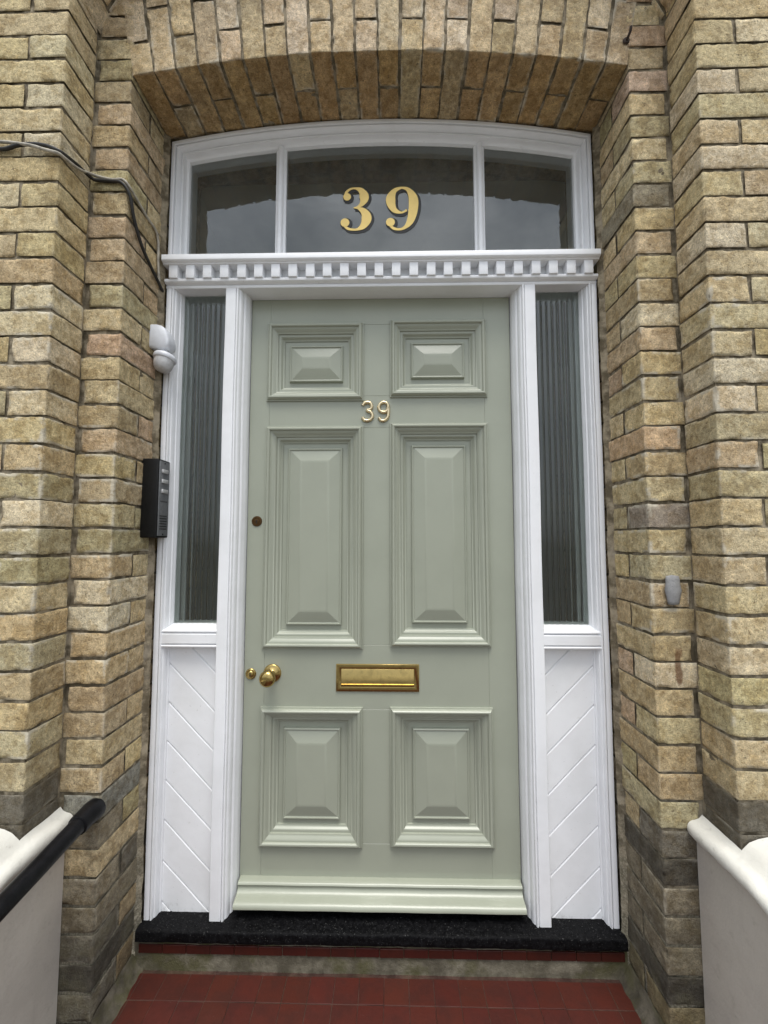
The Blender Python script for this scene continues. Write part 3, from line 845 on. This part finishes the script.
# ------------------------------------------------------------------ floor, riser, ground
ZFL = -.126
T_ = []; mb = MB(); tones = []
def tile(x0, x1, y0, y1, z0, z1, bev=.0016):
    n0 = len(mb.v); mb.box(x0, x1, y0, y1, z0, z1, bev=bev, seg=1)
    r = random.uniform(.94, 1.06); c = (.070 * r, .0172 * r * random.uniform(.92, 1.08), .0115 * r, 1)
    tones.extend([c] * (len(mb.v) - n0))
p = .0755
x = -.735
y = -.030
row = 0
while y > -1.95:
    dep = .073
    xx = -.757
    first = True
    while xx < .75:
        w = .030 if first else .073
        first = False
        x1 = min(xx + w, .757)
        dz = random.uniform(-.0008, .0008)
        if not (row == 0 and xx > .70): tile(xx, x1, y - dep, y, ZFL - .02, ZFL + dz, .0009)
        xx += w + .0014
    y -= dep + .0016; row += 1
n0 = len(mb.v)
mb.box(-.90, .90, -1.98, -.012, ZFL - .30, ZFL - .0012, mat=1)
tones.extend([(.2, .2, .2, 1)] * (len(mb.v) - n0))
fl = mb.build('porch_floor', [M_TILE, m_cement('tile grout', (0.035, 0.018, 0.014), (0.085, 0.048, 0.038), 0.2)], smooth=0, attrs={'tone': ('FLOAT_COLOR', tones)})
tag(fl, kind='structure')
# riser: cement with a nosing of small red tiles under the black step
mb = rough_box(-.764, .764, -.020, .10, ZFL - .02, -.0365, .004, .010, .0018, 41)
tag(mb.build('step_riser', m_cement('weathered cement', (0.095, 0.084, 0.060), (0.22, 0.20, 0.15), 0.85), smooth=60), kind='structure')
# fillets along the feet of the reveals
mb = MB()
for s in (-1, 1):
    rows = []
    for i in range(40):
        yy = -.02 - i * .0047
        a = .0015 * math.sin(yy * 60 + s) + .0015 * math.sin(yy * 140)
        rows.append([(s * (.766), yy, ZFL + .050 + a), (s * (.761 + a * .3), yy, ZFL + .038 + a), (s * (.750 + a), yy, ZFL + .014), (s * (.736 + a), yy, ZFL + .0035), (s * (.731 + a), yy, ZFL - .004), (s * .766, yy, ZFL - .004)])
    mb.sweep(rows, closed=True, flip=s > 0)
tag(mb.build('floor_fillet', m_cement('dirty cement fillet', (0.055, 0.048, 0.036), (0.145, 0.128, 0.098), 0.7), smooth=60), kind='structure')
mb = MB(); tones = []
xx = -.748
while xx < .74:
    x1 = min(xx + .0735, .752); tile(xx, x1, -.0245 + random.uniform(-.0008, .0008), .05, -.0745, -.0490, bev=.0010); xx += .0752
nt = mb.build('nosing_strip', M_TILE, smooth=0, attrs={'tone': ('FLOAT_COLOR', [(c[0] * .80, c[1] * .7, c[2] * .7, 1) for c in tones])})
tag(nt, kind='structure')
mb = MB()
for i in range(3):
    mb.box(-.855, .855, -2.28 - .3 * i, -1.985 - .3 * i, -.75, ZFL - .16 * (i + 1), bev=.01)
tag(mb.build('entrance_steps', M_CEMENT, smooth=40), kind='structure')
mb = MB(); mb.add([(-400, -400, -.78), (400, -400, -.78), (400, 400, -.78), (-400, 400, -.78)], [(0, 1, 2, 3)])
tag(mb.build('ground', M_GROUND, smooth=0), kind='structure')

# ------------------------------------------------------------------ parapets either side
SL = math.tan(math.radians(13.0))
def drop(y): return min(0.0, y - YP + .06) * SL
for s, lab in ((-1, 'low cream rendered wall with white coping behind the black handrail'), (1, 'low cream rendered wall with rounded white coping and no handrail')):
    par = thing('parapet_wall', (s * 1.0, -1.2, -.78), lab, 'wall')
    mb = MB()
    def prism(xa, xb, ya, yb, zb, zt):
        ys = np.linspace(ya, yb, max(2, int(abs(yb - ya) / .03)))
        rows = [[(s * xa, y_, zb), (s * xb, y_, zb), (s * xb, y_, zt + drop(y_)), (s * xa, y_, zt + drop(y_))] for y_ in ys]
        mb.sweep(rows, closed=True, flip=s < 0)
    prism(.856, .8735, YF - .002, -2.4, -.80, .416)
    prism(.8735, 1.13, YP - .008, -2.4, -.80, .416)
    mb.build('wall', M_RENDER, par, smooth=40)
    # coping: rolled nosing, flat, then a domed back
    mb = MB()
    nos = [(.856 + .022 * math.cos(a), .436 + .022 * math.sin(a)) for a in [math.radians(d) for d in range(270, 89, -20)]]
    flat = [(.866, .4625), (.8765, .4735)]
    dome = [(.888, .4835), (.895, .4895), (.915, .4975), (.945, .5045), (.985, .510), (1.02, .5115), (1.055, .508), (1.085, .4995), (1.105, .488), (1.118, .478), (1.15, .471), (1.165, .455), (1.165, .414)]
    full = [(.862, .414)] + nos[1:] + flat + dome
    ys = np.linspace(YP - .006, -2.4, 240)
    def loft(sec, ys, keep=9):
        A = np.array([[(s * x, y_, z + drop(y_)) for x, z in sec] for y_ in ys]); sh = A.shape; Q = A.reshape(-1, 3)
        dx = .0026 * vnoise(Q, .045, 51) + .0012 * vnoise(Q, .014, 52); dz = .0026 * vnoise(Q, .05, 53) + .0012 * vnoise(Q, .014, 54)
        dx[np.abs(Q[:, 0]) > keep] = 0
        Q = Q + np.stack([dx, 0 * dx, dz], 1)
        mb.sweep([[tuple(p) for p in r] for r in Q.reshape(sh)], closed=True, flip=s < 0)
    loft(full, np.linspace(YP - .006, -2.4, 200))
    short = [(.862, .414)] + nos[1:] + [(.866, .4625), (.8745, .4715), (.8745, .414)]
    loft(short, np.linspace(YF - .001, YP - .0062, 14), .87)
    mb.build('coping', M_COPING, par, smooth=50)

# ------------------------------------------------------------------ handrail
hr = thing('handrail', (-.778, YF, .47), 'black painted pipe handrail fixed into the brick return on the left', 'handrail')
HX = -.778; HZ = .468; HS = .11
mb = MB()
pts = [(HX, YF - .03 - .05 * i, HZ - HS * .05 * i + .0006 * math.sin(i * 1.7)) for i in range(40)]
mb.tube(pts, .0215, 20)
mb.build('pipe', M_PIPE, hr, smooth=60)
mb = MB()
mb.tube([(HX, YF + .004, HZ), (HX, YF - .010, HZ), (HX, YF - .022, HZ), (HX, YF - .030, HZ), (HX, YF - .058, HZ - .003), (HX, YF - .064, HZ - .0036), (HX, YF - .066, HZ - .0038)], [.0275, .0285, .0280, .0265, .0265, .0255, .0215], 24)
mb.build('end_socket', M_PIPE, hr, smooth=50)
mb = MB(); mb.tube([(HX, -2.1, HZ - .205), (HX, -2.1, -.3), (HX, -2.1, -.76)], .018, 14)
mb.build('post', M_PIPE, hr, smooth=60)

# ------------------------------------------------------------------ intercom on the left reveal
ix = -XR; iy0, iy1, iz0, iz1 = -.072, -.002, 1.216, 1.474
ic = thing('intercom', (ix, -.045, iz0), 'black door entry intercom with grey faceplate and three silver buttons on the left reveal', 'intercom')
mb = MB(); mb.box(ix - .002, ix + .052, iy0, iy1, iz0, iz1, bev=.004, seg=3)
mb.build('housing', M_PLASTIC, ic, smooth=40)
mb = MB(); mb.box(ix + .051, ix + .0545, iy0 + .006, iy1 - .006, iz0 + .006, iz1 - .006, bev=.0012)
fp = mb.build('faceplate', M_STEEL, ic, smooth=40)
for zz in (1.435, 1.402, 1.369):
    mb = MB(); mb.box(ix + .054, ix + .060, -.056, -.022, zz - .0065, zz + .0065, bev=.0022)
    mb.build('button', M_BUTTON, fp, smooth=40)
mb = MB()
for i in range(6): mb.box(ix + .0538, ix + .0550, -.060, -.018, 1.243 + i * .0085, 1.2463 + i * .0085)
mb.build('speaker_slot', M_SHADOW, fp, smooth=0)
mb = MB()
for i in range(7): mb.box(ix + .0538, ix + .0549, -.059 + i * .006, -.0555 + i * .006, 1.333, 1.3365)
mb.build('name_strip', M_SHADOW, fp, smooth=0)
for zz in (1.462, 1.227):
    mb = MB(); mb.lathe([(0, 0), (.003, 0), (.003, .0012), (0, .0014)], Matrix.Translation((ix + .054, -.038, zz)) @ Matrix.Rotation(math.radians(90), 4, 'Y'), 12)
    mb.build('screw', M_PLASTIC, fp, smooth=0)

# ------------------------------------------------------------------ motion sensor
ms = thing('motion_sensor', (ix, -.05, 1.76), 'small white motion sensor with rounded lens on the left reveal above the intercom', 'sensor')
mb = MB()
rows = []
for yy, k in ((-.060, .86), (-.057, .95), (-.051, 1), (-.015, 1), (-.008, .95), (-.004, .86)):
    sh = [(-.002, 1.853), (.042, 1.849), (.056, 1.853), (.0615, 1.862), (.0615, 1.880), (.056, 1.903), (.047, 1.920), (.034, 1.930), (.018, 1.934), (-.002, 1.934)]
    cx, cz = .025, 1.892
    rows.append([(ix + (cx + (x - cx) * k if x > 0 else x), yy, cz + (z - cz) * k) for x, z in sh])
mb.sweep(rows, closed=True)
mb.build('bracket', M_WPLAST, ms, smooth=50)
mb = MB()
Mt = Matrix.Translation((ix + .043, -.038, 1.830)) @ Matrix.Rotation(math.radians(8), 4, 'Y') @ Matrix.Rotation(math.radians(-10), 4, 'X')
mb.lathe([(0, .006), (.012, .006), (.026, .0045), (.034, 0), (.0365, -.006), (.0365, -.012), (.034, -.016), (0, -.016)], Mt, 32)
mb.tube([(ix + .036, -.036, 1.858), (ix + .038, -.037, 1.830)], .011, 12)
mb.build('sensor_head', M_WPLAST, ms, smooth=50)
mb = MB()
mb.lathe([(.031, -.0155), (.031, -.024), (.0295, -.036), (.026, -.047), (.020, -.0535), (.011, -.0565), (0, -.057)], Mt, 32)
mb.build('lens', M_LENS, ms, smooth=60)

# ------------------------------------------------------------------ cables
def cable(name, pts, r, mat, label):
    C = cat(pts, 10); mb = MB(); mb.tube(C, r, 10)
    return tag(mb.build(name, mat, smooth=60), label, 'cable')
cable('cable', [(-1.70, -.333, 2.285), (-1.35, -.333, 2.292), (-1.10, -.333, 2.293), (-1.03, -.333, 2.286), (-.99, -.333, 2.296), (-.945, -.334, 2.298), (-.905, -.335, 2.291), (-.876, -.334, 2.279), (-.868, -.318, 2.281), (-.868, -.27, 2.295), (-.866, -.222, 2.303), (-.852, -.213, 2.303),
                (-.81, -.213, 2.299), (-.776, -.215, 2.291), (-.757, -.205, 2.262), (-.757, -.180, 2.205), (-.757, -.140, 2.152), (-.757, -.09, 2.118), (-.757, -.045, 2.094), (-.757, -.012, 2.075)], .0050, M_CABLE, 'black cable clipped across the left pier and down the reveal to the cornice end')
cable('cable', [(-1.70, -.333, 2.300), (-1.35, -.334, 2.309), (-1.10, -.334, 2.309), (-1.03, -.334, 2.306), (-.99, -.335, 2.300), (-.945, -.336, 2.291), (-.905, -.337, 2.277), (-.872, -.336, 2.268), (-.866, -.318, 2.270), (-.867, -.27, 2.286), (-.864, -.222, 2.314), (-.850, -.211, 2.316),
                (-.81, -.211, 2.306), (-.774, -.214, 2.302), (-.760, -.205, 2.288), (-.760, -.165, 2.280), (-.760, -.110, 2.266), (-.760, -.065, 2.262), (-.760, -.045, 2.235), (-.760, -.040, 2.16), (-.760, -.030, 2.10)], .0042, M_GCABLE, 'thin grey cable looped over the black cable on the left pier')

# small iron holdfast at the right springing
mb = MB(); mb.tube([(.762, YF + .02, 2.733), (.762, YF - .012, 2.733), (.764, YF - .020, 2.740), (.765, YF - .022, 2.752)], .004, 8)
mb.lathe([(0, 0), (.011, 0), (.009, .004), (0, .005)], outward(.762, 2.733, YF), 10)
tag(mb.build('wall_hook', M_RUST, smooth=50), 'small rusty iron hook in the brick beside the right end of the arch', 'hook')

# ------------------------------------------------------------------ light
SUN_EL, SUN_AZ = math.radians(70), math.radians(8)     # azimuth from -Y towards +X
w = bpy.data.worlds.new('World'); sc.world = w; w.use_nodes = True
nt_ = w.node_tree; bg = nt_.nodes['Background']
sky = nt_.nodes.new('ShaderNodeTexSky'); sky.sky_type = 'NISHITA'; sky.sun_disc = False
sky.sun_elevation = SUN_EL; sky.sun_rotation = math.pi - SUN_AZ
sky.air_density = 1.0; sky.dust_density = 2.0
tc = nt_.nodes.new('ShaderNodeTexCoord')
mp = nt_.nodes.new('ShaderNodeMapping'); mp.inputs['Scale'].default_value = (1, 1, 1.6)
nz = nt_.nodes.new('ShaderNodeTexNoise'); nz.inputs['Scale'].default_value = 3.2; nz.inputs['Detail'].default_value = 7; nz.inputs['Roughness'].default_value = .58
cr = nt_.nodes.new('ShaderNodeValToRGB')
cr.color_ramp.elements[0].position = .36; cr.color_ramp.elements[0].color = (4.6, 5.0, 5.6, 1)
cr.color_ramp.elements[1].position = .66; cr.color_ramp.elements[1].color = (10.0, 10.3, 10.8, 1)
mx = nt_.nodes.new('ShaderNodeMix'); mx.data_type = 'RGBA'; mx.inputs[0].default_value = .88
L = nt_.links.new
L(tc.outputs['Generated'], mp.inputs[0]); L(mp.outputs[0], nz.inputs['Vector']); L(nz.outputs['Fac'], cr.inputs[0])
# overcast sky: the zenith is about three times as bright as the horizon
sx = nt_.nodes.new('ShaderNodeSeparateXYZ'); L(tc.outputs['Generated'], sx.inputs[0])
mr = nt_.nodes.new('ShaderNodeMapRange'); L(sx.outputs['Z'], mr.inputs[0])
mr.inputs[1].default_value = 0; mr.inputs[2].default_value = 1; mr.inputs[3].default_value = .36; mr.inputs[4].default_value = 1.25
mg = nt_.nodes.new('ShaderNodeMix'); mg.data_type = 'RGBA'; mg.blend_type = 'MULTIPLY'; mg.inputs[0].default_value = 1
L(cr.outputs[0], mg.inputs[6]); L(mr.outputs[0], mg.inputs[7])
L(sky.outputs[0], mx.inputs[6]); L(mg.outputs[2], mx.inputs[7]); L(mx.outputs[2], bg.inputs[0])
bg.inputs[1].default_value = .105
sd = bpy.data.lights.new('sun', 'SUN'); sd.energy = 1.25; sd.angle = math.radians(28); sd.color = (1, .96, .9)
so = bpy.data.objects.new('sun', sd); COL.objects.link(so)
dirv = Vector((math.sin(SUN_AZ) * math.cos(SUN_EL), -math.cos(SUN_AZ) * math.cos(SUN_EL), math.sin(SUN_EL)))
so.rotation_euler = dirv.to_track_quat('Z', 'Y').to_euler()

# ------------------------------------------------------------------ camera
cd = bpy.data.cameras.new('camera'); co = bpy.data.objects.new('camera', cd); COL.objects.link(co)
cd.sensor_fit = 'HORIZONTAL'; cd.sensor_width = 36; cd.lens = 36 * 410 / 768
cd.clip_start = .02; cd.clip_end = 2000
co.location = (.043, -1.375, 1.21)
P_, Y_ = math.radians(3.85), math.radians(1.1)
fwd = Vector((-math.sin(Y_) * math.cos(P_), math.cos(Y_) * math.cos(P_), math.sin(P_)))
co.rotation_euler = fwd.to_track_quat('-Z', 'Y').to_euler()
sc.camera = co
vs = sc.view_settings
vs.view_transform = 'Standard'; vs.look = 'None'; vs.gamma = 1; vs.use_curve_mapping = False; vs.exposure = 1.10
sc.cycles.max_bounces = 10; sc.cycles.transparent_max_bounces = 8; sc.cycles.use_denoising = True
